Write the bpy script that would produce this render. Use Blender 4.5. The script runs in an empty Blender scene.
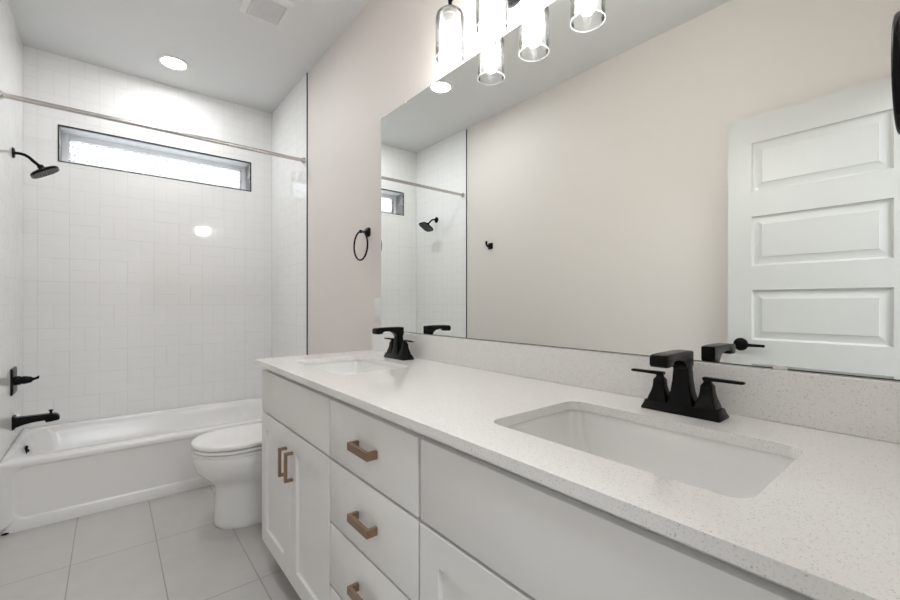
import bpy, bmesh, math, random
from mathutils import Vector, Matrix
from math import pi, sin, cos

sc = bpy.context.scene
C = sc.collection
# ------------------------------------------------------------------ camera
FPX = 416.54
cam = bpy.data.cameras.new('camera')
cam.sensor_width = 36.0
cam.lens = FPX / 900 * 36.0
cam.shift_y = 3.26 / 900
cam.clip_start = 0.01
co = bpy.data.objects.new('camera', cam)
C.objects.link(co)
co.location = (0.4358, 0.0, 1.1425)
co.rotation_euler = (pi / 2, 0, -0.6844)
sc.camera = co
# ------------------------------------------------------------------ world (daylight outside the window and beyond the open doorway)
w = bpy.data.worlds.new('world')
sc.world = w
w.use_nodes = True
bg = w.node_tree.nodes['Background']
bg.inputs[0].default_value = (0.86, 0.94, 1.0, 1)
bg.inputs[1].default_value = 3.5
# ------------------------------------------------------------------ lamp strengths, added hall fill, exposure
BULB = 220.0
BULB_COL = (1.0, 0.95, 0.91, 1)
DOWN = 62.0
DOWN_COL = (0.98, 0.99, 1.0, 1)
HALL_FILL = 30.0
hl = bpy.data.lights.new('hall_fill_light', 'AREA'); hl.shape = 'RECTANGLE'; hl.size = 0.9; hl.size_y = 0.9; hl.energy = HALL_FILL; hl.color = (0.92, 0.97, 1.0)  # added fill, out of view: stands in for light from the adjoining room
ho = bpy.data.objects.new('hall_fill_light', hl); C.objects.link(ho); ho.location = (0.80, -1.1, 2.36)
sc.cycles.transparent_max_bounces = 24
sc.view_settings.view_transform = 'Standard'
sc.view_settings.look = 'None'
sc.view_settings.gamma = 1
sc.view_settings.use_curve_mapping = False
sc.view_settings.exposure = 0.9

# ================================================================== materials
def nodes(name):
    m = bpy.data.materials.new(name)
    m.use_nodes = True
    nt = m.node_tree
    return m, nt, nt.nodes, nt.links, nt.nodes['Principled BSDF']

def simple(name, col, rough=0.5, metal=0.0, bump=0.0, bscale=200, coat=0.0, spec=0.5, var=0.0):
    m, nt, N, L, P = nodes(name)
    P.inputs['Base Color'].default_value = (*col, 1)
    P.inputs['Roughness'].default_value = rough
    P.inputs['Metallic'].default_value = metal
    P.inputs['Coat Weight'].default_value = coat
    P.inputs['Specular IOR Level'].default_value = spec
    tc = N.new('ShaderNodeTexCoord')
    nz = N.new('ShaderNodeTexNoise')
    nz.inputs['Scale'].default_value = bscale
    nz.inputs['Detail'].default_value = 3
    L.new(tc.outputs['Object'], nz.inputs['Vector'])
    if bump:
        b = N.new('ShaderNodeBump')
        b.inputs['Strength'].default_value = bump
        b.inputs['Distance'].default_value = 0.001
        L.new(nz.outputs['Fac'], b.inputs['Height'])
        L.new(b.outputs['Normal'], P.inputs['Normal'])
    if var:
        mx = N.new('ShaderNodeMix'); mx.data_type = 'RGBA'
        mx.inputs[6].default_value = (*[c * (1 - var) for c in col], 1)
        mx.inputs[7].default_value = (*[min(1, c * (1 + var)) for c in col], 1)
        L.new(nz.outputs['Fac'], mx.inputs[0])
        L.new(mx.outputs[2], P.inputs['Base Color'])
    return m

def mth(N, L, op, a, b=None, c=None):
    n = N.new('ShaderNodeMath'); n.operation = op
    for i, v in enumerate((a, b, c)):
        if v is None: continue
        if isinstance(v, (int, float)): n.inputs[i].default_value = v
        else: L.new(v, n.inputs[i])
    return n.outputs[0]

def wall_tile(name, axis, u0, v0, size=0.1545):
    """glossy white 3x6 tiles laid in a basketweave of square blocks"""
    m, nt, N, L, P = nodes(name)
    tc = N.new('ShaderNodeTexCoord')
    sp = N.new('ShaderNodeSeparateXYZ')
    L.new(tc.outputs['Object'], sp.inputs[0])
    u = mth(N, L, 'DIVIDE', mth(N, L, 'SUBTRACT', sp.outputs[axis], u0), size)
    v = mth(N, L, 'DIVIDE', mth(N, L, 'SUBTRACT', sp.outputs['Z'], v0), size)
    iu = mth(N, L, 'FLOOR', u); iv = mth(N, L, 'FLOOR', v)
    fu = mth(N, L, 'FRACT', u); fv = mth(N, L, 'FRACT', v)
    par = mth(N, L, 'FLOORED_MODULO', mth(N, L, 'ADD', iu, iv), 2)
    # t = coordinate across the short side of a tile
    across = mth(N, L, 'ADD', mth(N, L, 'MULTIPLY', par, fu), mth(N, L, 'MULTIPLY', mth(N, L, 'SUBTRACT', 1, par), fv))
    along = mth(N, L, 'ADD', mth(N, L, 'MULTIPLY', par, fv), mth(N, L, 'MULTIPLY', mth(N, L, 'SUBTRACT', 1, par), fu))
    a2 = mth(N, L, 'MULTIPLY', across, 2)
    half = mth(N, L, 'FLOOR', a2)
    fa = mth(N, L, 'FRACT', a2)
    da = mth(N, L, 'MULTIPLY', mth(N, L, 'MINIMUM', fa, mth(N, L, 'SUBTRACT', 1, fa)), 0.5)
    db = mth(N, L, 'MINIMUM', along, mth(N, L, 'SUBTRACT', 1, along))
    d = mth(N, L, 'MINIMUM', da, db)
    mr = N.new('ShaderNodeMapRange'); mr.interpolation_type = 'SMOOTHSTEP'
    mr.inputs['From Min'].default_value = 0.005
    mr.inputs['From Max'].default_value = 0.014
    L.new(d, mr.inputs['Value'])
    cmb = N.new('ShaderNodeCombineXYZ')
    L.new(iu, cmb.inputs[0]); L.new(iv, cmb.inputs[1]); L.new(half, cmb.inputs[2])
    wn = N.new('ShaderNodeTexWhiteNoise'); wn.noise_dimensions = '3D'
    L.new(cmb.outputs[0], wn.inputs['Vector'])
    sc3 = N.new('ShaderNodeSeparateColor'); L.new(wn.outputs['Color'], sc3.inputs[0])
    tilt = mth(N, L, 'ADD',
               mth(N, L, 'MULTIPLY', mth(N, L, 'SUBTRACT', sc3.outputs[0], 0.5), fu),
               mth(N, L, 'MULTIPLY', mth(N, L, 'SUBTRACT', sc3.outputs[1], 0.5), fv))
    nz = N.new('ShaderNodeTexNoise'); nz.inputs['Scale'].default_value = 22; nz.inputs['Detail'].default_value = 1.5
    L.new(tc.outputs['Object'], nz.inputs['Vector'])
    h = mth(N, L, 'ADD', mth(N, L, 'MULTIPLY', mr.outputs[0], 0.00035),
            mth(N, L, 'ADD', mth(N, L, 'MULTIPLY', tilt, 0.0013), mth(N, L, 'MULTIPLY', nz.outputs['Fac'], 0.0005)))
    b = N.new('ShaderNodeBump'); b.inputs['Strength'].default_value = 1; b.inputs['Distance'].default_value = 1
    L.new(h, b.inputs['Height']); L.new(b.outputs['Normal'], P.inputs['Normal'])
    mx = N.new('ShaderNodeMix'); mx.data_type = 'RGBA'
    mx.inputs[6].default_value = (0.82, 0.82, 0.81, 1)
    mx.inputs[7].default_value = (0.90, 0.90, 0.89, 1)
    L.new(mr.outputs[0], mx.inputs[0]); L.new(mx.outputs[2], P.inputs['Base Color'])
    P.inputs['Roughness'].default_value = 0.045
    return m

def floor_tile(name):
    m, nt, N, L, P = nodes(name)
    tc = N.new('ShaderNodeTexCoord')
    sp = N.new('ShaderNodeSeparateXYZ'); L.new(tc.outputs['Object'], sp.inputs[0])
    gx, gy = 0.308, 0.6124
    u = mth(N, L, 'DIVIDE', mth(N, L, 'SUBTRACT', sp.outputs['X'], 0.301 - gx * 4), gx)
    v = mth(N, L, 'DIVIDE', mth(N, L, 'SUBTRACT', sp.outputs['Y'], 2.4501 - gy * 12), gy)
    fu = mth(N, L, 'FRACT', u); fv = mth(N, L, 'FRACT', v)
    du = mth(N, L, 'MULTIPLY', mth(N, L, 'MINIMUM', fu, mth(N, L, 'SUBTRACT', 1, fu)), gx)
    dv = mth(N, L, 'MULTIPLY', mth(N, L, 'MINIMUM', fv, mth(N, L, 'SUBTRACT', 1, fv)), gy)
    d = mth(N, L, 'MINIMUM', du, dv)
    mr = N.new('ShaderNodeMapRange'); mr.inputs['From Min'].default_value = 0.0016; mr.inputs['From Max'].default_value = 0.0026
    L.new(d, mr.inputs['Value'])
    nz = N.new('ShaderNodeTexNoise'); nz.inputs['Scale'].default_value = 9; nz.inputs['Detail'].default_value = 7; nz.inputs['Roughness'].default_value = .65
    L.new(tc.outputs['Object'], nz.inputs['Vector'])
    mt = N.new('ShaderNodeMix'); mt.data_type = 'RGBA'
    mt.inputs[6].default_value = (0.50, 0.488, 0.47, 1)
    mt.inputs[7].default_value = (0.60, 0.588, 0.57, 1)
    L.new(nz.outputs['Fac'], mt.inputs[0])
    mx = N.new('ShaderNodeMix'); mx.data_type = 'RGBA'
    mx.inputs[6].default_value = (0.34, 0.33, 0.31, 1)
    L.new(mr.outputs[0], mx.inputs[0]); L.new(mt.outputs[2], mx.inputs[7]); L.new(mx.outputs[2], P.inputs['Base Color'])
    b = N.new('ShaderNodeBump'); b.inputs['Distance'].default_value = 0.001; b.inputs['Strength'].default_value = .6
    L.new(mr.outputs[0], b.inputs['Height']); L.new(b.outputs['Normal'], P.inputs['Normal'])
    P.inputs['Roughness'].default_value = 0.38
    return m

def quartz(name):
    m, nt, N, L, P = nodes(name)
    tc = N.new('ShaderNodeTexCoord')
    v = N.new('ShaderNodeTexVoronoi'); v.inputs['Scale'].default_value = 620
    L.new(tc.outputs['Object'], v.inputs['Vector'])
    s = N.new('ShaderNodeSeparateColor'); L.new(v.outputs['Color'], s.inputs[0])
    mk = N.new('ShaderNodeMapRange'); mk.inputs['From Min'].default_value = 0.84; mk.inputs['From Max'].default_value = 0.98
    L.new(s.outputs[0], mk.inputs['Value'])
    mk2 = N.new('ShaderNodeMapRange'); mk2.inputs['From Min'].default_value = 0.965; mk2.inputs['From Max'].default_value = 0.985
    L.new(s.outputs[1], mk2.inputs['Value'])
    mx = N.new('ShaderNodeMix'); mx.data_type = 'RGBA'
    mx.inputs[6].default_value = (0.89, 0.882, 0.87, 1)
    mx.inputs[7].default_value = (0.79, 0.77, 0.74, 1)
    L.new(mk.outputs[0], mx.inputs[0])
    m2 = N.new('ShaderNodeMix'); m2.data_type = 'RGBA'
    m2.inputs[7].default_value = (0.62, 0.595, 0.56, 1)
    L.new(mk2.outputs[0], m2.inputs[0]); L.new(mx.outputs[2], m2.inputs[6])
    L.new(m2.outputs[2], P.inputs['Base Color'])
    P.inputs['Roughness'].default_value = 0.1
    return m

def emit(name, col, s):
    m, nt, N, L, P = nodes(name)
    P.inputs['Base Color'].default_value = (0.9, 0.9, 0.9, 1)
    P.inputs['Emission Color'].default_value = col
    P.inputs['Emission Strength'].default_value = s
    return m

def thin_glass(name, milk=0.10, bscale=120, bump=0.12, tint=(0.97, 0.98, 0.98)):
    m, nt, N, L, P = nodes(name)
    N.remove(P)
    out = [n for n in N if n.type == 'OUTPUT_MATERIAL'][0]
    tc = N.new('ShaderNodeTexCoord')
    vo = N.new('ShaderNodeTexVoronoi'); vo.inputs['Scale'].default_value = bscale
    L.new(tc.outputs['Object'], vo.inputs['Vector'])
    b = N.new('ShaderNodeBump'); b.inputs['Strength'].default_value = bump; b.inputs['Distance'].default_value = 0.003
    L.new(vo.outputs['Distance'], b.inputs['Height'])
    tr = N.new('ShaderNodeBsdfTransparent'); tr.inputs[0].default_value = (*tint, 1)
    gl = N.new('ShaderNodeBsdfGlossy'); gl.inputs['Roughness'].default_value = 0.06
    L.new(b.outputs['Normal'], gl.inputs['Normal'])
    tl = N.new('ShaderNodeBsdfTranslucent'); tl.inputs[0].default_value = (0.95, 0.95, 0.95, 1)
    fr = N.new('ShaderNodeFresnel'); fr.inputs['IOR'].default_value = 1.16
    L.new(b.outputs['Normal'], fr.inputs['Normal'])
    m1 = N.new('ShaderNodeMixShader')
    seed = N.new('ShaderNodeMapRange'); seed.inputs['From Min'].default_value = 0.05; seed.inputs['From Max'].default_value = 0.2
    seed.inputs['To Min'].default_value = milk * 3; seed.inputs['To Max'].default_value = milk
    L.new(vo.outputs['Distance'], seed.inputs['Value'])
    L.new(seed.outputs[0], m1.inputs[0]); L.new(tr.outputs[0], m1.inputs[1]); L.new(tl.outputs[0], m1.inputs[2])
    m2 = N.new('ShaderNodeMixShader')
    L.new(fr.outputs[0], m2.inputs[0]); L.new(m1.outputs[0], m2.inputs[1]); L.new(gl.outputs[0], m2.inputs[2])
    L.new(m2.outputs[0], out.inputs[0])
    return m

def obscure_glass(name):
    m, nt, N, L, P = nodes(name)
    N.remove(P)
    out = [n for n in N if n.type == 'OUTPUT_MATERIAL'][0]
    tc = N.new('ShaderNodeTexCoord')
    vo = N.new('ShaderNodeTexVoronoi'); vo.inputs['Scale'].default_value = 100; vo.feature = 'SMOOTH_F1'
    L.new(tc.outputs['Object'], vo.inputs['Vector'])
    b = N.new('ShaderNodeBump'); b.inputs['Strength'].default_value = 1; b.inputs['Distance'].default_value = 0.004
    L.new(vo.outputs['Distance'], b.inputs['Height'])
    tr = N.new('ShaderNodeBsdfTransparent')
    mr = N.new('ShaderNodeMapRange'); mr.inputs['From Min'].default_value = 0.1; mr.inputs['From Max'].default_value = 0.6
    mr.inputs['To Min'].default_value = 0.95; mr.inputs['To Max'].default_value = 0.19
    L.new(vo.outputs['Distance'], mr.inputs['Value'])
    cc = N.new('ShaderNodeCombineColor')
    for i in range(3): L.new(mr.outputs[0], cc.inputs[i])
    L.new(cc.outputs[0], tr.inputs[0])
    tl = N.new('ShaderNodeBsdfTranslucent'); tl.inputs[0].default_value = (0.66, 0.68, 0.69, 1)
    L.new(b.outputs['Normal'], tl.inputs['Normal'])
    gl = N.new('ShaderNodeBsdfGlossy'); gl.inputs['Roughness'].default_value = 0.15
    L.new(b.outputs['Normal'], gl.inputs['Normal'])
    m1 = N.new('ShaderNodeMixShader'); m1.inputs[0].default_value = 0.4
    L.new(tr.outputs[0], m1.inputs[1]); L.new(tl.outputs[0], m1.inputs[2])
    m2 = N.new('ShaderNodeMixShader'); m2.inputs[0].default_value = 0.06
    L.new(m1.outputs[0], m2.inputs[1]); L.new(gl.outputs[0], m2.inputs[2])
    L.new(m2.outputs[0], out.inputs[0])
    return m

M_PAINT = simple('warm_wall_paint', (0.78, 0.735, 0.70), 0.55, bump=0.25, bscale=260)
M_CEIL = simple('ceiling_paint', (0.74, 0.745, 0.74), 0.8, bump=0.3, bscale=240)
M_TB = wall_tile('white_tile_back', 'X', 0.0695, 1.748 - 0.1545 * 12)
M_TS = wall_tile('white_tile_side', 'Y', 3.778 - 0.1545 * 24, 1.748 - 0.1545 * 12)
M_FLOOR = floor_tile('floor_tile')
M_QUARTZ = quartz('white_quartz')
M_BLACK = simple('matte_black_metal', (0.005, 0.005, 0.0055), 0.26, 0.0, bump=0.05, bscale=500, spec=0.15)
M_EDGE = simple('black_edge_profile', (0.02, 0.02, 0.022), 0.4)
M_CAB = simple('white_cabinet_paint', (0.86, 0.855, 0.845), 0.32, bump=0.05, bscale=120)
M_CABIN = simple('cabinet_interior', (0.55, 0.53, 0.50), 0.6)
M_DOOR = simple('white_door_paint', (0.70, 0.705, 0.695), 0.35, bump=0.06, bscale=150)
M_TRIM = simple('white_trim_paint', (0.80, 0.80, 0.79), 0.4)
M_CERAMIC = simple('white_ceramic', (0.88, 0.875, 0.865), 0.06, coat=0.3)
M_SINK = simple('sink_ceramic', (0.94, 0.94, 0.935), 0.06)
M_TUB = simple('white_enamel', (0.84, 0.835, 0.825), 0.2)
M_SEAT = simple('white_seat_plastic', (0.90, 0.895, 0.885), 0.14)
M_BRONZE = simple('champagne_bronze', (0.34, 0.235, 0.165), 0.34, 1.0, bump=0.08, bscale=300)
M_CHROME = simple('brushed_nickel', (0.62, 0.60, 0.57), 0.25, 1.0)
M_PLASTIC = simple('white_plastic', (0.78, 0.78, 0.77), 0.35)
M_GRILLE = simple('vent_grille_plastic', (0.72, 0.72, 0.72), 0.5)
M_CLIP = simple('clear_clip_plastic', (0.78, 0.72, 0.68), 0.15)
M_MIRROR = simple('mirror_silver', (0.93, 0.95, 0.93), 0.0, 1.0)
M_MEDGE = simple('mirror_edge', (0.03, 0.035, 0.033), 0.3)
M_GLASS = thin_glass('seeded_glass', 0.012)
M_RIM = thin_glass('glass_rim', 0.14)
M_CLEAR = thin_glass('clear_bulb_glass', 0.03, 20, 0.05)
M_PANE = obscure_glass('pebbled_window_glass')
M_VINYL = simple('window_vinyl', (0.90, 0.91, 0.92), 0.4)
M_BULB = emit('lit_bulb', BULB_COL, BULB)
M_LENS = emit('lit_lens', DOWN_COL, DOWN)
M_DARK = simple('dark_void', (0.03, 0.03, 0.03), 0.8)
M_SOCKET = simple('brushed_socket_metal', (0.30, 0.29, 0.28), 0.35, 1.0)

# ================================================================== mesh helpers
def finish(name, bm, mat, parent=None, ang=35, loc=None):
    bmesh.ops.remove_doubles(bm, verts=bm.verts, dist=1e-5)
    bmesh.ops.recalc_face_normals(bm, faces=bm.faces)
    for f in bm.faces: f.smooth = True
    for e in bm.edges:
        if len(e.link_faces) == 2:
            e.smooth = e.calc_face_angle(0) < math.radians(ang)
    me = bpy.data.meshes.new(name)
    bm.to_mesh(me); bm.free()
    me.materials.append(mat)
    o = bpy.data.objects.new(name, me)
    C.objects.link(o)
    if parent: o.parent = parent
    if loc: o.location = loc
    return o

def thing(name, label, cat, loc=(0, 0, 0), rz=0, group=None, kind=None):
    o = bpy.data.objects.new(name, None)
    C.objects.link(o)
    o.empty_display_size = 0.05
    o.location = loc; o.rotation_euler = (0, 0, rz)
    return tag(o, label, cat, group, kind)

def tag(o, label=None, cat=None, group=None, kind=None):
    if label: o['label'] = label
    if cat: o['category'] = cat
    if group: o['group'] = group
    if kind: o['kind'] = kind
    return o

def copy_tree(o, parent=None):
    c = o.copy(); C.objects.link(c)
    if parent: c.parent = parent
    for ch in [x for x in list(bpy.data.objects) if x.parent == o]:
        copy_tree(ch, c)
    return c

def box(bm, x0, x1, y0, y1, z0, z1, bev=0.0, seg=2):
    t = bmesh.new()
    vs = [t.verts.new((x, y, z)) for x in (x0, x1) for y in (y0, y1) for z in (z0, z1)]
    for q in ((0, 1, 3, 2), (4, 6, 7, 5), (0, 4, 5, 1), (2, 3, 7, 6), (0, 2, 6, 4), (1, 5, 7, 3)):
        t.faces.new([vs[i] for i in q])
    if bev:
        bmesh.ops.bevel(t, geom=t.edges[:], offset=bev, segments=seg, profile=0.5, affect='EDGES')
    merge(bm, t)

def merge(bm, t, mat=None):
    if mat is not None: bmesh.ops.transform(t, matrix=mat, verts=t.verts)
    me = bpy.data.meshes.new('tmp'); t.to_mesh(me); t.free()
    bm.from_mesh(me); bpy.data.meshes.remove(me)

def loft(bm, rings, cap0=True, cap1=True, closed=True):
    R = [[bm.verts.new(p) for p in r] for r in rings]
    n = len(rings[0])
    for a, b in zip(R, R[1:]):
        for i in range(n if closed else n - 1):
            j = (i + 1) % n
            vs = [a[i], a[j], b[j], b[i]]
            try: bm.faces.new(vs)
            except ValueError: pass
    if cap0: bm.faces.new(list(reversed(R[0])))
    if cap1: bm.faces.new(R[-1])
    return R

def rr(cx, cy, w, h, r, n=8):
    """rounded rectangle outline, n+1 points to a corner"""
    pts = []
    r = max(1e-5, min(r, w / 2 - 1e-5, h / 2 - 1e-5))
    for k, (sx, sy) in enumerate(((1, 1), (-1, 1), (-1, -1), (1, -1))):
        ox, oy = cx + sx * (w / 2 - r), cy + sy * (h / 2 - r)
        for i in range(n + 1):
            a = pi / 2 * (k + i / n)
            pts.append((ox + r * cos(a), oy + r * sin(a)))
    return pts

def rect_ring(cx, cy, w, h, r, n=8):
    """plain rectangle with the point layout of rr(): corner points spread along the two sides"""
    pts = []
    for k, (sx, sy) in enumerate(((1, 1), (-1, 1), (-1, -1), (1, -1))):
        X, Y = cx + sx * w / 2, cy + sy * h / 2
        for i in range(n + 1):
            t = i / n
            first_is_y = (k % 2 == 0)   # the arc starts on the side reached last
            if t <= 0.5: d, along = r * (1 - 2 * t), 0
            else: d, along = r * (2 * t - 1), 1
            mv_y = (along == 0) if first_is_y else (along == 1)
            pts.append((X, Y - sy * d) if mv_y else (X - sx * d, Y))
    return pts

def zring(pts, z): return [(x, y, z) for x, y in pts]

def tube(bm, path, r, n=12, cap=True):
    """round tube along a path; r may be a list"""
    P = [Vector(p) for p in path]
    rs = r if isinstance(r, (list, tuple)) else [r] * len(P)
    rings = []
    up = None
    for i, p in enumerate(P):
        t = (P[min(i + 1, len(P) - 1)] - P[max(i - 1, 0)]).normalized()
        if up is None:
            up = Vector((0, 0, 1)) if abs(t.z) < 0.9 else Vector((1, 0, 0))
        a = up - t * up.dot(t); a.normalize(); b = t.cross(a); up = a
        rings.append([tuple(p + rs[i] * (cos(2 * pi * k / n) * a + sin(2 * pi * k / n) * b)) for k in range(n)])
    loft(bm, rings, cap, cap)

def lathe(bm, prof, n=32, axis='Z', o=(0, 0, 0), closed=False):
    """prof: list of (r, h); the outline is revolved round the axis"""
    rings = []
    for r, h in prof:
        ring = []
        for k in range(n):
            a = 2 * pi * k / n
            c, s = max(r, 1e-5) * cos(a), max(r, 1e-5) * sin(a)
            p = {'Z': (c, s, h), 'X': (h, c, s), 'Y': (c, h, s)}[axis]
            ring.append((p[0] + o[0], p[1] + o[1], p[2] + o[2]))
        rings.append(ring)
    if closed: rings.append(rings[0]); loft(bm, rings, False, False)
    else: loft(bm, rings, True, True)

def new(): return bmesh.new()

# ================================================================== the room
W, D, HC = 1.529, 3.778, 2.787
TY = 2.952            # where the tile begins
YW = 0.006           # room face of the front wall
TT = 0.006            # tile stands this far off the painted wall
b = new(); box(b, -0.14, W + 0.14, -0.12, D + 0.2, -0.12, 0); box(b, -1.12, 2.42, -2.3, -0.12, -0.12, 0); tag(finish('floor', b, M_FLOOR), kind='structure')
b = new(); box(b, -0.14, W + 0.14, -0.12, D + 0.2, HC, HC + 0.12); box(b, -1.12, 2.42, -2.3, -0.12, HC, HC + 0.12); tag(finish('ceiling', b, M_CEIL), kind='structure')
b = new(); box(b, -0.12, 0, -0.12, D + 0.2, 0, HC); wl = tag(finish('wall_left', b, M_PAINT), kind='structure')
b = new(); box(b, W, W + 0.12, -0.12, D + 0.2, 0, HC); wr = tag(finish('wall_right', b, M_PAINT), kind='structure')
b = new(); box(b, 0, TT, TY, D, 0, HC); tag(finish('tile_surround', b, M_TS, wl), kind='structure')
b = new(); box(b, W - TT, W, TY, D, 0, HC); tag(finish('tile_surround', b, M_TS, wr), kind='structure')
WX0, WX1, WZ0, WZ1 = 0.174, 1.350, 2.089, 2.321
b = new()
box(b, 0, WX0, D, D + 0.2, 0, HC); box(b, WX1, W, D, D + 0.2, 0, HC)
box(b, WX0, WX1, D, D + 0.2, 0, WZ0); box(b, WX0, WX1, D, D + 0.2, WZ1, HC)
tag(finish('wall_back', b, M_TB), kind='structure')
# front wall with the doorway the photograph is taken from
b = new()
box(b, 0, 0.02, -0.12, YW, 0, HC); box(b, 0.86, W, -0.12, YW, 0, HC); box(b, 0.02, 0.86, -0.12, YW, 2.12, HC)
tag(finish('wall_front', b, M_PAINT), kind='structure')
# the hall beyond the doorway
b = new(); box(b, -1.0, 2.3, -2.3, -2.18, 0, HC); box(b, -1.12, -1.0, -2.3, -0.12, 0, HC); box(b, 2.3, 2.42, -2.3, -0.12, 0, HC)
box(b, -1.0, -0.12, -0.24, -0.12, 0, HC); box(b, W + 0.12, 2.3, -0.24, -0.12, 0, HC)
tag(finish('wall_hall', b, M_PAINT), kind='structure')
# black metal profiles that finish the tile
for n_, x0, x1 in (('trim_1', W - TT - 0.001, W), ('trim_2', 0, TT + 0.001)):
    b = new(); box(b, x0, x1, TY - 0.006, TY, 0.0, HC); tag(finish(n_, b, M_EDGE), kind='structure')
b = new(); e = 0.007
box(b, WX0 - e, WX1 + e, D - 0.002, D + 0.012, WZ1, WZ1 + e); box(b, WX0 - e, WX1 + e, D - 0.002, D + 0.012, WZ0 - e, WZ0)
box(b, WX0 - e, WX0, D - 0.002, D + 0.012, WZ0, WZ1); box(b, WX1, WX1 + e, D - 0.002, D + 0.012, WZ0, WZ1)
tag(finish('trim_3', b, M_EDGE), kind='structure')
# baseboards
b = new(); box(b, 0, 0.012, 0.80, TY - 0.007, 0, 0.13, 0.003); tag(finish('baseboard_left', b, M_TRIM), kind='structure')
b = new(); box(b, W - 0.012, W, 1.972, TY - 0.007, 0, 0.13, 0.003); tag(finish('baseboard_right', b, M_TRIM), kind='structure')
# window
wn = tag(bpy.data.objects.new('window_1', None), kind='structure'); C.objects.link(wn); wn.location = ((WX0 + WX1) / 2, D + 0.1, WZ0)
def at(o, bmsh):  # move world-space geometry into the frame of its empty
    bmesh.ops.translate(bmsh, verts=bmsh.verts, vec=-Vector(o.location)); return bmsh
b = new(); fw = 0.040; y0, y1 = D + 0.135, D + 0.185
box(b, WX0, WX0 + fw, y0, y1, WZ0, WZ1, .003); box(b, WX1 - fw, WX1, y0, y1, WZ0, WZ1, .003)
box(b, WX0 + fw, WX1 - fw, y0, y1, WZ1 - fw, WZ1, .003); box(b, WX0 + fw, WX1 - fw, y0, y1, WZ0, WZ0 + fw, .003)
finish('window_frame', at(wn, b), M_VINYL, wn)
b = new(); r_ = 0.003   # painted reveal lining
box(b, WX0, WX0 + r_, D + 0.012, y0, WZ0, WZ1); box(b, WX1 - r_, WX1, D + 0.012, y0, WZ0, WZ1)
box(b, WX0 + r_, WX1 - r_, D + 0.012, y0, WZ1 - r_, WZ1); box(b, WX0 + r_, WX1 - r_, D + 0.012, y0, WZ0, WZ0 + r_)
finish('reveal', at(wn, b), M_VINYL, wn)
b = new(); box(b, WX0 + fw, WX1 - fw, D + 0.152, D + 0.157, WZ0 + fw, WZ1 - fw)
finish('window_pane', at(wn, b), M_PANE, wn)

# ================================================================== door standing open along the left wall
def make_door():
    d = tag(bpy.data.objects.new('door_1', None), kind='structure'); C.objects.link(d); d.location = (0.05, 0.02, 0.0)
    b = new()
    x0, x1 = 0.033, 0.068
    Y0, Y1, Z0, Z1 = 0.02, 0.781, 0.012, 2.095
    py0, py1 = 0.176, 0.676
    zs = [(1.708, 1.960), (1.333, 1.585), (0.957, 1.210), (0.582, 0.835), (0.207, 0.460)]
    def quadx(x, ya, yb, za, zb):
        b.faces.new([b.verts.new(p) for p in ((x, ya, za), (x, yb, za), (x, yb, zb), (x, ya, zb))])
    for xf, sgn in ((x1, -1), (x0, 1)):
        quadx(xf, Y0, py0, Z0, Z1); quadx(xf, py1, Y1, Z0, Z1)
        ed = [Z1] + [v for z in zs for v in (z[1], z[0])] + [Z0]
        for i in range(0, len(ed), 2): quadx(xf, py0, py1, ed[i + 1], ed[i])
        for za, zb in zs:
            rings = []
            for ins, dep in ((0, 0), (0.003, 0.010), (0.009, 0.0125), (0.014, 0.0125), (0.042, 0.005), (0.0435, 0.003), (0.046, 0.003)):
                x = xf + sgn * dep
                rings.append([(x, py0 + ins, za + ins), (x, py1 - ins, za + ins), (x, py1 - ins, zb - ins), (x, py0 + ins, zb - ins)])
            loft(b, rings, False, True)
    for (ya, yb) in ((Y0, Y0), (Y1, Y1)):
        b.faces.new([b.verts.new(p) for p in ((x0, ya, Z0), (x1, ya, Z0), (x1, ya, Z1), (x0, ya, Z1))])
    for z in (Z0, Z1):
        b.faces.new([b.verts.new(p) for p in ((x0, Y0, z), (x1, Y0, z), (x1, Y1, z), (x0, Y1, z))])
    finish('door_leaf', at(d, b), M_DOOR, d, 20)
    b = new(); lathe(b, [(0.0, 0.068), (0.033, 0.068), (0.033, 0.074), (0.028, 0.078), (0.012, 0.080), (0.011, 0.110), (0.0, 0.110)], 32, 'X', (0, 0.722, 0.93))
    hd = finish('handle', at(d, b), M_BLACK, d)
    b = new()
    loft(b, [[(0.100, y, 0.93 - h), (0.114, y, 0.93 - h), (0.114, y, 0.93 + h), (0.100, y, 0.93 + h)] for y, h in ((0.734, .010), (0.70, .009), (0.65, .007), (0.612, .006))])
    o = finish('lever', at(d, b), M_BLACK, hd)
    for z in (0.25, 1.05, 1.85):
        b = new(); tube(b, [(0.073, 0.014, z - 0.045), (0.073, 0.014, z + 0.045)], 0.006); finish('hinge', at(d, b), M_BLACK, d)
make_door()

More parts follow.
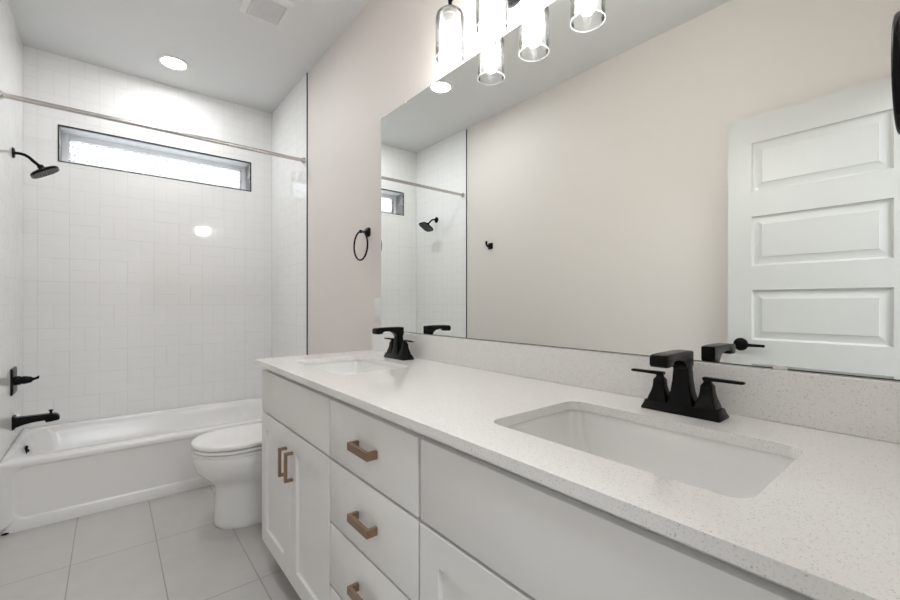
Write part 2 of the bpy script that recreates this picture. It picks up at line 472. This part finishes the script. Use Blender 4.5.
# ================================================================== bathtub
def make_tub():
    t = thing('bathtub', 'white alcove bathtub below the high window, filling the tiled end', 'bathtub', (0.762, 3.38, 0))
    b = new()
    x0, x1, yf, yb, zt = TT + .0002, W - TT - .0002, 2.980, D - 0.001, 0.350
    cx, cy, w_, h_ = (x0 + x1) / 2, (yf + yb) / 2, x1 - x0, yb - yf
    n = 8
    ro = 0.03
    rings = [zring(rect_ring(cx, cy, w_, h_, ro), 0.325),
             zring(rect_ring(cx, cy, w_, h_, ro), 0.338),
             zring(rect_ring(cx, cy, w_ - .006, h_ - .006, ro), 0.346),
             zring(rect_ring(cx, cy, w_ - .020, h_ - .020, ro), zt)]
    ix0, ix1, iy0, iy1 = 0.036, 1.425, 3.072, 3.715
    icx, icy = (ix0 + ix1) / 2, (iy0 + iy1) / 2
    for dz, ins, r in ((0, 0, .13), (-.003, .008, .128), (-.012, .015, .125), (-.05, .024, .125), (-.15, .055, .12), (-.23, .095, .11), (-.262, .135, .09), (-.27, .18, .06)):
        sx = ins * 1.0
        L = ix0 + (0.010 if ins > .02 else 0) + ins * 0.55; R = ix1 - ins * 2.2
        rings.append(zring(rr((L + R) / 2, icy, R - L, (iy1 - iy0) - 2 * ins, r), zt + dz))
    loft(b, rings, False, True)
    # apron with a shallow recessed field
    def yring(pts, y): return [(x, y, z) for x, z in pts]
    zc = 0.325 / 2
    ar = [yring(rect_ring(cx, zc, w_, 0.325, .05), yf)]
    pz0, pz1 = 0.055, 0.321
    for ins, y in ((0, yf), (.003, yf + .002), (.009, yf + .006), (.012, yf + .0065)):
        ar.append(yring(rr(cx, (pz0 + pz1) / 2, w_ - .10 - 2 * ins, pz1 - pz0 - 2 * ins, .05), y))
    loft(b, ar, False, True)
    # ends, back and underside
    for f in (((x0, yf), (x0, yb)), ((x1, yf), (x1, yb)), ((x0, yb), (x1, yb))):
        (ax, ay), (bx, by) = f
        b.faces.new([b.verts.new(p) for p in ((ax, ay, 0), (bx, by, 0), (bx, by, .325), (ax, ay, .325))])
    finish('tub_shell', at(t, b), M_TUB, t, 50)
    b = new(); lathe(b, [(0, 0), (0.030, 0), (0.030, 0.006), (0.026, 0.012), (0.008, 0.014), (0.008, 0.02), (0, 0.02)], 24, 'X')
    bmesh.ops.rotate(b, cent=(0, 0, 0), matrix=Matrix.Rotation(math.radians(8), 3, 'Y'), verts=b.verts)
    bmesh.ops.translate(b, vec=(0.054, 3.41, 0.292), verts=b.verts)
    tag(finish('overflow_cover', at(t, b), M_BLACK, t), 'black round overflow cover')
    b = new(); lathe(b, [(0, .0805), (0.034, .0805), (0.034, 0.084), (0.022, 0.088), (0, 0.088)], 24, 'Z', (0.32, 3.39, 0))
    tag(finish('drain', at(t, b), M_BLACK, t), 'black drain stopper')
make_tub()
b = new(); tube(b, [(0.022, 2.972, 0.006), (0.036, 2.970, 0.007), (0.048, 2.973, 0.006)], [0.003, 0.006, 0.003], 8)
tag(finish('rubber_scrap', b, M_BLACK), 'tiny black scrap lying on the floor against the tub foot, far left', 'debris')

# ================================================================== shower fittings on the left tile wall
SY = 3.41
def make_shower():
    t = thing('showerhead', 'black shower head on a curved arm high on the left tile wall', 'shower head', (TT, SY, 2.0))
    b = new(); lathe(b, [(0, 0), (.030, 0), (.030, .004), (.024, .009), (.012, .011), (0, .011)], 28, 'X'); finish('flange', b, M_BLACK, t)
    b = new()
    pts = [(0.008, 0, 0), (0.03, 0, 0.001), (0.05, 0, -0.003), (0.068, 0, -0.014), (0.083, 0, -0.030), (0.099, 0, -0.045), (0.107, 0, -0.052)]
    tube(b, pts, 0.0085); finish('arm', b, M_BLACK, t)
    M = Matrix.Translation((0.116, 0, -0.060)) @ Matrix.Rotation(math.radians(-32), 4, 'Y')
    b = new(); tt = new()
    lathe(tt, [(0, .012), (.014, .012), (.016, .002), (.013, -.006), (0, -.006)], 20, 'Z'); merge(b, tt, M)
    finish('swivel_joint', b, M_BLACK, t)
    b = new(); tt = new()
    loft(tt, [zring(rr(0, 0, .03, .03, .014), -.004), zring(rr(0, 0, .06, .06, .026), -.010), zring(rr(0, 0, .118, .118, .034), -.021),
              zring(rr(0, 0, .136, .136, .042), -.027), zring(rr(0, 0, .140, .140, .044), -.032), zring(rr(0, 0, .136, .136, .042), -.036)])
    merge(b, tt, M); hd = finish('spray_head', b, M_BLACK, t)
    b = new(); tt = new()
    loft(tt, [zring(rr(0, 0, .124, .124, .036), -.0355), zring(rr(0, 0, .122, .122, .036), -.038)])
    for i in range(-4, 5):
        for j in range(-4, 5):
            if abs(i) + abs(j) < 7:
                lathe(tt, [(0, -.0375), (.0025, -.0375), (.0018, -.0405), (0, -.0405)], 6, 'Z', (i * .0125, j * .0125, 0))
    merge(b, tt, M); tag(finish('nozzle_plate', b, simple('dark_grey_nozzle_plate', (0.05, 0.05, 0.05), .45), hd), 'dark grey nozzle plate')
    # valve
    t = thing('shower_valve', 'black square shower valve with a lever, on the left tile wall above the tub spout', 'shower valve', (TT, SY, 0.700))
    b = new(); loft(b, [[(x, y, z) for y, z in rr(0, 0, s, s * 1.0, .012)] for x, s in ((0, .152), (.004, .152), (.009, .143), (.011, .13))]); finish('escutcheon', b, M_BLACK, t)
    b = new(); lathe(b, [(0, .009), (.026, .009), (.026, .028), (.022, .034), (.0235, .045), (.0215, .057), (.018, .072), (.014, .080), (0, .081)], 24, 'X'); hb = finish('hub', b, M_BLACK, t)
    b = new()
    loft(b, [[(x, y, z) for y, z in rr(0, zc_, wd, ht, .002, 2)] for x, zc_, wd, ht in ((.068, .000, .014, .020), (.084, .002, .014, .017), (.094, .005, .014, .014), (.103, .010, .016, .018), (.108, .012, .015, .016))])
    finish('lever', b, M_BLACK, hb)
    # tub spout
    t = thing('tub_spout', 'black tub spout with a pull-up diverter, on the left tile wall above the tub rim', 'tub spout', (TT, SY, 0.463))
    b = new(); loft(b, [[(x, y, z) for y, z in rr(0, 0, s, s * 1.1, .008)] for x, s in ((0, .07), (.006, .07), (.012, .062), (.014, .05))]); finish('escutcheon', b, M_BLACK, t)
    b = new()
    prof = [(0.008, .030, -.034), (.02, .029, -.027), (.045, .028, -.018), (.075, .0275, -.012), (.105, .0275, -.009), (.134, .0275, -.008), (.137, .0275, -.020), (.160, .0275, -.019), (.180, .025, -.016), (.191, .017, -.014), (.196, .006, -.011)]
    loft(b, [[(x, y, z) for y, z in rr(0, (t0 + b0) / 2, .052, t0 - b0, .008, 4)] for x, t0, b0 in prof]); sp = finish('spout_body', b, M_BLACK, t, 40)
    b = new(); lathe(b, [(0, .025), (.006, .025), (.006, .038), (.010, .044), (.011, .049), (0, .049)], 16, 'Z', (.158, 0, 0)); finish('diverter_knob', b, M_BLACK, sp)
    # rod
    t = thing('shower_rod', 'straight brushed nickel shower curtain rod across the tub alcove', 'curtain rod', (0, 2.995, 2.172))
    b = new(); tube(b, [(TT + .004, 0, 0), (W - TT - .004, 0, 0)], 0.0125, 20); finish('pole', b, M_CHROME, t)
    for x, s in ((TT + .0005, 1), (W - TT - .0005, -1)):
        b = new(); lathe(b, [(0, x), (.022, x), (.022, x + s * .006), (.017, x + s * .018), (.0135, x + s * .020), (0, x + s * .020)], 24, 'X'); finish('flange', b, M_CHROME, t)
make_shower()

# ================================================================== toilet
def egg(xf, xb, hw, yc, n=40, back_sq=2.6, flat=0.42):
    """plan outline pointing to -x: rounded nose, squarer back; widest point 'flat' of the way back"""
    xm = xf + (xb - xf) * flat
    pts = []
    for k in range(n):
        a = 2 * pi * k / n
        c, s = cos(a), sin(a)
        if c < 0:
            x = xm + (xm - xf) * -(abs(c) ** 1.0); y = hw * math.copysign(abs(s) ** 0.95, s)
        else:
            x = xm + (xb - xm) * (abs(c) ** (2 / back_sq)); y = hw * math.copysign(abs(s) ** (2 / back_sq), s)
        pts.append((x, yc + y))
    return pts
def make_toilet():
    yc = 2.425
    t = thing('toilet', 'white toilet with closed lid between the vanity and the bathtub', 'toilet', (1.10, yc, 0))
    b = new()
    lv = [(0.0, .853, 1.50, .128), (.012, .846, 1.50, .133), (.03, .848, 1.50, .131), (.10, .852, 1.50, .127), (.18, .855, 1.50, .130), (.205, .852, 1.48, .134), (.225, .838, 1.44, .144), (.25, .812, 1.42, .158),
          (.28, .782, 1.40, .173), (.31, .764, 1.38, .183), (.345, .755, 1.36, .188), (.378, .757, 1.36, .185), (.380, .760, 1.36, .184), (.383, .755, 1.36, .188), (.395, .756, 1.36, .187), (.398, .762, 1.36, .182)]
    loft(b, [zring(egg(xf, xb, hw, yc, flat=.40 if z > .22 else .30), z) for z, xf, xb, hw in lv])
    finish('bowl', at(t, b), M_CERAMIC, t, 60)
    b = new()
    loft(b, [zring(egg(.752 + i, 1.25 - i, .190 - i, yc), z) for z, i in ((.4000, .012), (.403, .010), (.4045, 0), (.4155, 0), (.418, .004), (.4185, .016))])
    finish('seat', at(t, b), M_SEAT, t, 50)
    b = new()
    loft(b, [zring(egg(.748 + i, 1.26 - i, .191 - i, yc), z) for z, i in ((.4225, .020), (.4235, .018), (.4245, .002), (.436, 0), (.442, .004), (.4455, .014), (.4475, .04), (.449, .10))])
    finish('lid', at(t, b), M_SEAT, t, 60)
    for s in (-1, 1):
        b = new(); tube(b, [(1.255, yc + s * .075 - .02, .412), (1.255, yc + s * .075 + .02, .412)], .011); finish('lid_hinge', at(t, b), M_SEAT, t)
    b = new()
    loft(b, [zring(rr(1.405, yc, dx, dy, .03), z) for z, dx, dy in ((.385, .15, .36), (.40, .185, .40), (.55, .195, .42), (.735, .20, .435))])
    finish('tank', at(t, b), M_CERAMIC, t, 50)
    b = new()
    loft(b, [zring(rr(1.403, yc, dx, dy, .03), z) for z, dx, dy in ((.736, .205, .44), (.742, .212, .45), (.758, .212, .45), (.766, .200, .438))])
    finish('tank_lid', at(t, b), M_CERAMIC, t, 50)
    b = new(); tube(b, [(1.300, 2.56, .69), (1.287, 2.56, .69)], .012); tube(b, [(1.289, 2.57, .69), (1.287, 2.50, .684)], [.006, .0045]); tag(finish('flush_lever', at(t, b), M_CHROME, t), 'metal flush lever')
make_toilet()

# ================================================================== vanity
XF, XB = 0.954, 0.973     # face of the fronts, face of the carcass
CT = 0.8954               # worktop height
YE = 1.9705               # worktop end
def pull(parent, y, z, vertical=False):
    L_, hh, o1, th = 0.055, 0.0105, 0.031, 0.010
    b = new()
    x0, x1 = XF - o1, XF - 0.0002
    if vertical: hh = 0.006; L_ = .0535
    def bx(xa, xb_, a0, a1, c0, c1):
        if vertical: box(b, xa, xb_, y + c0, y + c1, z + a0, z + a1, .0008, 1)
        else: box(b, xa, xb_, y + a0, y + a1, z + c0, z + c1, .0008, 1)
    bx(x0, x0 + th, -L_, L_, -hh, hh)
    bx(x0 + th - .001, x1, -L_, -L_ + th, -hh, hh)
    bx(x0 + th - .001, x1, L_ - th, L_, -hh, hh)
    bmesh.ops.translate(b, verts=b.verts, vec=-parent.parent.location)
    return finish('handle', b, M_BRONZE, parent)

def slab(t, name, y0, y1, z0, z1):
    b = new(); box(b, XF, XB - .0005, y0, y1, z0, z1, .0015, 2); return finish(name, at(t, b), M_CAB, t)
def shaker(t, y0, y1, z0, z1, s=0.067):
    b = new()
    def xr(ins, x): return [(x, y0 + ins, z0 + ins), (x, y1 - ins, z0 + ins), (x, y1 - ins, z1 - ins), (x, y0 + ins, z1 - ins)]
    loft(b, [xr(0, XB - .0005), xr(0, XF + .0015), xr(.0015, XF), xr(s - .0008, XF), xr(s, XF + .0008), xr(s + .0008, XF + .010)], True, True)
    return finish('cabinet_door', at(t, b), M_CAB, t, 25)
def carcass(t, y0, y1, left_end=False):
    b = new(); zb, zt = 0.100, 0.8735
    box(b, XB, XB + .018, y0, y1, zb, zt)
    box(b, XB + .018, W - .001, y0, y0 + .015, zb, zt); box(b, XB + .018, W - .001, y1 - .015, y1, zb, zt)
    box(b, XB + .018, W - .001, y0 + .015, y1 - .015, zb, zb + .015); box(b, W - .008, W - .001, y0 + .015, y1 - .015, zb + .015, zt - .10)
    finish('cabinet_body', at(t, b), M_CAB, t)
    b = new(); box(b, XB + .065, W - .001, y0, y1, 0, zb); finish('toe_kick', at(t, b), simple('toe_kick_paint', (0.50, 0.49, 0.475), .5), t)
ZD = [(.676, .850), (.483, .668), (.292, .475), (.104, .284)]
Y_A, Y_B, Y_L, Y_R = 1.214, 0.742, 1.946, 0.008
t = thing('vanity_cabinet', 'white sink cabinet at the toilet end of the vanity, two visible shaker doors', 'cabinet', (1.24, 1.58, 0))
carcass(t, Y_A + .0005, Y_L)
slab(t, 'false_front', Y_A + .003, Y_L, .676, .850)
ym = (Y_A + Y_L) / 2
for y0, y1, py in ((ym + .0015, Y_L, ym + .034), (Y_A + .003, ym - .0015, ym - .034)):
    d = shaker(t, y0, y1, .104, .668); pull(d, py, .546, True)
t = thing('vanity_cabinet', 'white cabinet of plain drawers between the two sink cabinets', 'cabinet', (1.24, .978, 0))
carcass(t, Y_B + .0005, Y_A - .0005)
for z0, z1 in ZD:
    d = slab(t, 'drawer', Y_B + .004, Y_A - .003, z0, z1)
    pull(d, .976, .763 if z1 > .8 else (z0 + z1) / 2 - .003)
t = thing('vanity_cabinet', 'white sink cabinet under the nearest sink, its wide blank front at lower right', 'cabinet', (1.24, .37, 0))
carcass(t, Y_R, Y_B - .0005)
slab(t, 'false_front', Y_R + .02, Y_B - .006, .676, .850)
ym = .378
for y0, y1, py in ((ym + .0015, Y_B - .003, ym + .034), (Y_R + .02, ym - .0015, ym - .034)):
    d = shaker(t, y0, y1, .104, .668); pull(d, py, .546, True)

# worktop with two sink cut-outs
SX0, SX1 = 1.047, 1.351
SINKS = ((0.165, 0.625), (1.345, 1.803))
def make_top():
    b = new(); x0, x1, z0, z1 = 0.932, W - .001, CT - .021, CT
    segs = [(0.007, .10), (.10, .70), (.70, 1.26), (1.26, 1.86), (1.86, YE)]
    for i, (a, c) in enumerate(segs):
        if i in (1, 3):
            s0, s1 = SINKS[0 if i == 1 else 1]
            hole = rr((SX0 + SX1) / 2, (s0 + s1) / 2, SX1 - SX0, s1 - s0, .032)
            hole_e = rr((SX0 + SX1) / 2, (s0 + s1) / 2, SX1 - SX0 - .003, s1 - s0 - .003, .026)
            outr = rect_ring((x0 + x1) / 2, (a + c) / 2, x1 - x0, c - a, .03)
            loft(b, [zring(outr, z1), zring(hole, z1), zring(hole, z0), zring(outr, z0)], False, False)
        else:
            for z in (z0, z1): b.faces.new([b.verts.new(p) for p in ((x0, a, z), (x1, a, z), (x1, c, z), (x0, c, z))])
    ys = sorted({v for s in segs for v in s})
    for x in (x0, x1):
        for a, c in zip(ys, ys[1:]): b.faces.new([b.verts.new(p) for p in ((x, a, z0), (x, c, z0), (x, c, z1), (x, a, z1))])
    for y in (ys[0], ys[-1]): b.faces.new([b.verts.new(p) for p in ((x0, y, z0), (x1, y, z0), (x1, y, z1), (x0, y, z1))])
    tag(finish('countertop', b, M_QUARTZ, ang=20), 'long speckled white quartz countertop with two sink cut-outs', 'countertop')
make_top()
b = new(); box(b, W - .021, W - .0005, .007, YE, CT + .0003, 1.0035, .001, 1)
tag(finish('backsplash', b, M_QUARTZ), 'low speckled white quartz backsplash strip under the mirror', 'backsplash')

def make_sink(y0, y1, label):
    cx, cy = (SX0 + SX1) / 2, (y0 + y1) / 2
    t = thing('sink', label, 'sink', (cx, cy, CT - .17), group='undermount sinks')
    w_, h_ = SX1 - SX0, y1 - y0
    b = new(); zt = CT - .0215
    R = []
    out = [(-.150, -.085, .05), (-.148, -.06, .06), (-.10, -.004, .05), (-.012, .022, .035), (-.010, .050, .03), (0, .050, .03)]
    inn = [(0, .010, .034), (-.004, .006, .034), (-.03, .001, .038), (-.08, -.018, .045), (-.115, -.042, .05), (-.134, -.080, .05), (-.139, -.13, .03)]
    for dz, g, r in out + inn:
        gy = g if g > 0 else g * 1.35
        R.append(zring(rr(cx, cy, w_ + g, h_ + gy * (1.0 if g > 0 else 1.4), r), zt + dz))
    loft(b, R, True, True)
    finish('basin', at(t, b), M_SINK, t, 60)
    b = new(); lathe(b, [(0, 0), (.028, 0), (.028, .003), (.020, .006), (0, .007)], 24, 'Z', (cx + .02, cy, zt - .1395)); tag(finish('drain', at(t, b), M_BLACK, t), 'black drain stopper')
make_sink(*SINKS[0], 'rectangular white undermount sink nearest the camera, at right')
make_sink(*SINKS[1], 'rectangular white undermount sink at the far end of the counter, near the toilet')

def make_faucet():
    t = thing('faucet', 'black two-handle faucet behind the nearest sink', 'faucet', (1.440, 0.397, CT), group='black two-handle faucets')
    b = new()
    loft(b, [zring(rr(0, 0, dx, dy, .003, 2), z) for z, dx, dy in ((0.0003, .060, .165), (.005, .060, .165), (.007, .057, .162), (.017, .050, .155), (.018, .048, .155), (.021, .046, .153))])
    finish('base_plate', b, M_BLACK, t)
    # spout: tapering square column that turns forward into a flat beak
    b = new()
    secs = []
    col = [(.020, .046, .056, 0), (.030, .043, .050, 0), (.050, .037, .041, 0), (.075, .033, .035, .0), (.100, .031, .032, 0), (.110, .032, .031, 0)]
    for z, dx, dy, ox in col: secs.append(zring(rr(ox, 0, dx, dy, .004, 3), z))
    loft(b, secs, True, True)
    beak = [(.018, .139, .104, .031), (.012, .1405, .104, .031), (-.016, .1415, .100, .031), (-.022, .1415, .110, .0315), (-.034, .1415, .119, .032), (-.055, .1412, .123, .033), (-.075, .1410, .124, .034), (-.087, .1408, .121, .035), (-.091, .1406, .114, .0355), (-.112, .1398, .113, .036), (-.120, .138, .1135, .036), (-.123, .134, .117, .035)]
    loft(b, [[(x, y, z) for y, z in rr(0, (t0 + b0) / 2, wd, t0 - b0, .003, 3)] for x, t0, b0, wd in beak])
    finish('spout', b, M_BLACK, t, 40)
    for s in (-1, 1):
        b = new(); y = s * .0505
        loft(b, [zring(rr(0, y, d_, d_, .003, 3), z) for z, d_ in ((.0205, .043), (.026, .041), (.034, .036), (.043, .030), (.053, .0255), (.062, .024), (.068, .0235), (.075, .015), (.079, .014), (.0795, .012))])
        h = finish('handle', b, M_BLACK, t, 40)
        b = new()
        loft(b, [[(x, yy, z) for x, z in rr(0, .083, wd, th_, .0015, 2)] for yy, wd, th_ in ((y - s * .009, .013, .006), (y - s * .006, .015, .008), (y + s * .03, .014, .0065), (y + s * .064, .013, .006), (y + s * .068, .011, .004))])
        finish('lever', b, M_BLACK, h)
    return t
fa = make_faucet()
f2 = copy_tree(fa); f2.location = (1.440, 1.596, CT); f2['label'] = 'black two-handle faucet behind the far sink near the toilet'

# ================================================================== mirror
t = thing('mirror', 'large frameless wall mirror above the backsplash, over both sinks', 'mirror', (W, .96, 1.004))
b = new(); box(b, W - .0035, W - .0005, .028, 1.8965, 1.0045, 2.0995); finish('backing', at(t, b), M_MEDGE, t)
b = new(); box(b, W - .006, W - .0036, .030, 1.8945, 1.0065, 2.0975); finish('mirror_glass', at(t, b), M_MIRROR, t)
for y, z0, z1 in ((1.673, 2.091, 2.107), (.24, 2.091, 2.107), (1.655, 1.0038, 1.013), (.238, 1.0038, 1.013)):
    b = new(); box(b, W - .010, W - .0062, y - .012, y + .012, z0, z1, .0008, 1)
    finish('clip', at(t, b), M_CLIP, t)

# ================================================================== vanity light above the mirror
def make_vanity_light():
    LX = 1.388; K = 1.03; LX2 = 1.416; yc = .981
    ys = [yc + (v - .948) for v in (1.168, .948, .728)]
    def at(o, bm_, c=None):   # final proportions of the fitting
        for v in bm_.verts:
            y0 = c if c is not None else v.co.y
            v.co = Vector((LX2 + (v.co.x - LX) * K, y0 + (v.co.y - y0) * K, 1.1425 + (v.co.z - 1.1425) * K)) - Vector(o.location)
        return bm_
    t = thing('vanity_light', 'black bar vanity light with clear seeded glass shades above the mirror', 'wall light', (W, .981, 2.25))
    b = new(); lathe(b, [(0, W - .0005), (.062, W - .0005), (.062, W - .012), (.056, W - .022), (.02, W - .026), (0, W - .026)], 36, 'X', (0, yc, 2.238)); bmesh.ops.translate(b, verts=b.verts, vec=-Vector(t.location)); finish('canopy', b, M_BLACK, t)
    b = new(); tube(b, [(W - .02, yc, 2.245), (W - .05, yc, 2.255), (LX2 + .012, yc, 2.285), (LX2, yc, 2.305)], .008); bmesh.ops.translate(b, verts=b.verts, vec=-Vector(t.location)); finish('arm', b, M_BLACK, t)
    b = new(); tube(b, [(LX, ys[0], 2.235), (LX, ys[2], 2.235)], .006, 12); finish('bar', at(t, b), M_BLACK, t)
    for y in ys:
        b = new(); tube(b, [(LX, y, 2.205), (LX, y, 2.248)], .0075, 12)
        st = finish('stem', at(t, b, y), M_BLACK, t)
        b = new(); lathe(b, [(0, 2.206), (.012, 2.206), (.026, 2.200), (.027, 2.192), (.027, 2.180), (.020, 2.178), (.020, 2.152), (0, 2.152)], 28, 'Z', (LX, y, 0)); tag(finish('socket', at(t, b, y), M_SOCKET, t), 'grey metal socket cap')
        b = new()
        pr_ = [(.0285, 2.198), (.040, 2.194), (.049, 2.184), (.0525, 2.168), (.0525, 2.028), (.0505, 2.028), (.0505, 2.168), (.047, 2.182), (.039, 2.190), (.0285, 2.194)]
        lathe(b, pr_, 40, 'Z', (LX, y, 0), True); SH = [finish('shade', at(t, b, y), M_GLASS, t, 50)]; shd = tag(SH[0], 'clear seeded glass shade')
        b = new(); lathe(b, [(.0503, 2.0275), (.0527, 2.0275), (.0533, 2.0255), (.0515, 2.024), (.0500, 2.0255)], 40, 'Z', (LX, y, 0), True); finish('rim', at(t, b, y), M_RIM, shd, 60)
        b = new()
        lathe(b, [(0, 2.151), (.012, 2.150), (.013, 2.140), (.017, 2.125), (.025, 2.105), (.0285, 2.088), (.027, 2.070), (.019, 2.052), (0, 2.045)], 24, 'Z', (LX, y, 0))
        bu = finish('bulb', at(t, b, y), M_CLEAR, t, 60)
        b = new(); lathe(b, [(0, 2.130), (.005, 2.128), (.0115, 2.115), (.0125, 2.095), (.010, 2.075), (0, 2.070)], 16, 'Z', (LX, y, 0))
        tag(finish('glowing_filament', at(t, b, y), M_BULB, bu, 60), 'glowing filament bundle')
make_vanity_light()

# ================================================================== ceiling fittings
def make_downlight():
    t = thing('recessed_downlight', 'round recessed ceiling light above the bathtub', 'ceiling light', (.772, 3.40, HC), group='recessed ceiling lights')
    b = new(); lathe(b, [(.070, -.003), (.073, -.007), (.080, -.008), (.092, -.005), (.096, -.0005), (.070, -.0005)], 48, 'Z', closed=True); finish('trim_ring', b, M_PLASTIC, t, 50)
    b = new(); lathe(b, [(0, -.0005), (.0698, -.0005), (.0698, -.004), (.05, -.0055), (0, -.006)], 48, 'Z'); finish('lens', b, M_LENS, t, 60)
    return t
dl = make_downlight()
d2 = copy_tree(dl); d2.location = (.664, 2.496, HC); d2['label'] = 'round recessed ceiling light over the open floor, seen in the mirror'
def make_fan():
    t = thing('exhaust_fan', 'square white exhaust fan grille on the ceiling, top of the photo', 'exhaust fan', (1.106, 2.432, HC))
    b = new(); s, h = .225, .245
    loft(b, [zring(rr(0, 0, s, h, .012), -.0005), zring(rr(0, 0, s, h, .012), -.008), zring(rr(0, 0, s - .012, h - .012, .010), -.013), zring(rr(0, 0, s - .055, h - .055, .006), -.022), zring(rr(0, 0, s - .06, h - .06, .006), -.016)], True, True)
    finish('cover', b, M_PLASTIC, t, 30)
    b = new(); k = 15; L_ = h - .064; LXh = (s - .064) / 2
    for i in range(k):
        y = -L_ / 2 + (i + .5) * L_ / k
        box(b, -LXh, LXh, y - .0035, y + .0035, -.0205, -.0165)
    tag(finish('grille', b, M_GRILLE, t), 'grey slatted grille')
make_fan()

# ================================================================== towel rings, hook, wall plate
def make_ring():
    """mounted on a wall whose inward normal is -x"""
    t = thing('towel_ring', 'round black towel ring on the wall between the mirror and the tiled end', 'towel ring', (W, 2.045, 1.530), group='black towel rings')
    b = new(); loft(b, [[(x, y, z) for y, z in rr(0, 0, s, s, .013)] for x, s in ((-.0003, .050), (-.006, .050), (-.012, .040), (-.016, .022), (-.018, .018))]); m_ = finish('mount', b, M_BLACK, t, 40)
    b = new(); tube(b, [(-.014, 0, 0), (-.039, 0, 0), (-.043, 0, 0), (-.050, 0, 0), (-.054, 0, 0)], [.0075, .0065, .0095, .0095, .006], 16); finish('post', b, M_BLACK, m_)
    b = new(); R_ = .0775; n = 64
    path = [(-.058, R_ * sin(2 * pi * k / n), -R_ + .001 + R_ * cos(2 * pi * k / n)) for k in range(n)]
    rings = []
    for k in range(n + 1):
        a = 2 * pi * (k % n) / n
        rings.append([(-.0465 + .0048 * cos(2 * pi * j / 10), (R_ + .0048 * sin(2 * pi * j / 10)) * sin(a), -R_ + .001 + (R_ + .0048 * sin(2 * pi * j / 10)) * cos(a)) for j in range(10)])
    loft(b, rings, False, False); finish('ring', b, M_BLACK, t, 60)
    return t
r1 = make_ring()
r2 = copy_tree(r1); r2.location = (1.300, YW, 1.541); r2.rotation_euler = (0, 0, -pi / 2)
r2['label'] = 'black towel ring seen edge-on at the right border, beside the near end of the mirror'
t = thing('robe_hook', 'small black robe hook on the left wall, seen in the mirror', 'hook', (0, 2.627, 1.649))
b = new(); loft(b, [[(x, y, z) for y, z in rr(0, 0, s, s, .006, 3)] for x, s in ((.0003, .054), (.006, .054), (.012, .044))]); finish('mount', b, M_BLACK, t)
b = new(); tube(b, [(.010, 0, -.004), (.034, 0, -.004), (.048, 0, 0), (.054, 0, .014), (.056, 0, .038)], [.013, .011, .010, .010, .010], 12); finish('prong', b, M_BLACK, t)
t = thing('wall_plate', 'white wall plate half hidden beside the left edge of the mirror', 'wall plate', (W, 1.936, 1.108))
b = new(); loft(b, [[(x, y, z) for y, z in rr(0, 0, a_, c_, .004, 3)] for x, a_, c_ in ((-.0003, .070, .118), (-.004, .070, .118), (-.0065, .064, .112))]); finish('plate', b, M_PLASTIC, t)
b = new(); loft(b, [[(x, y, z) for y, z in rr(0, 0, a_, c_, .003, 3)] for x, a_, c_ in ((-.006, .034, .068), (-.0085, .033, .067))]); finish('outlet_face', b, M_TRIM, t)
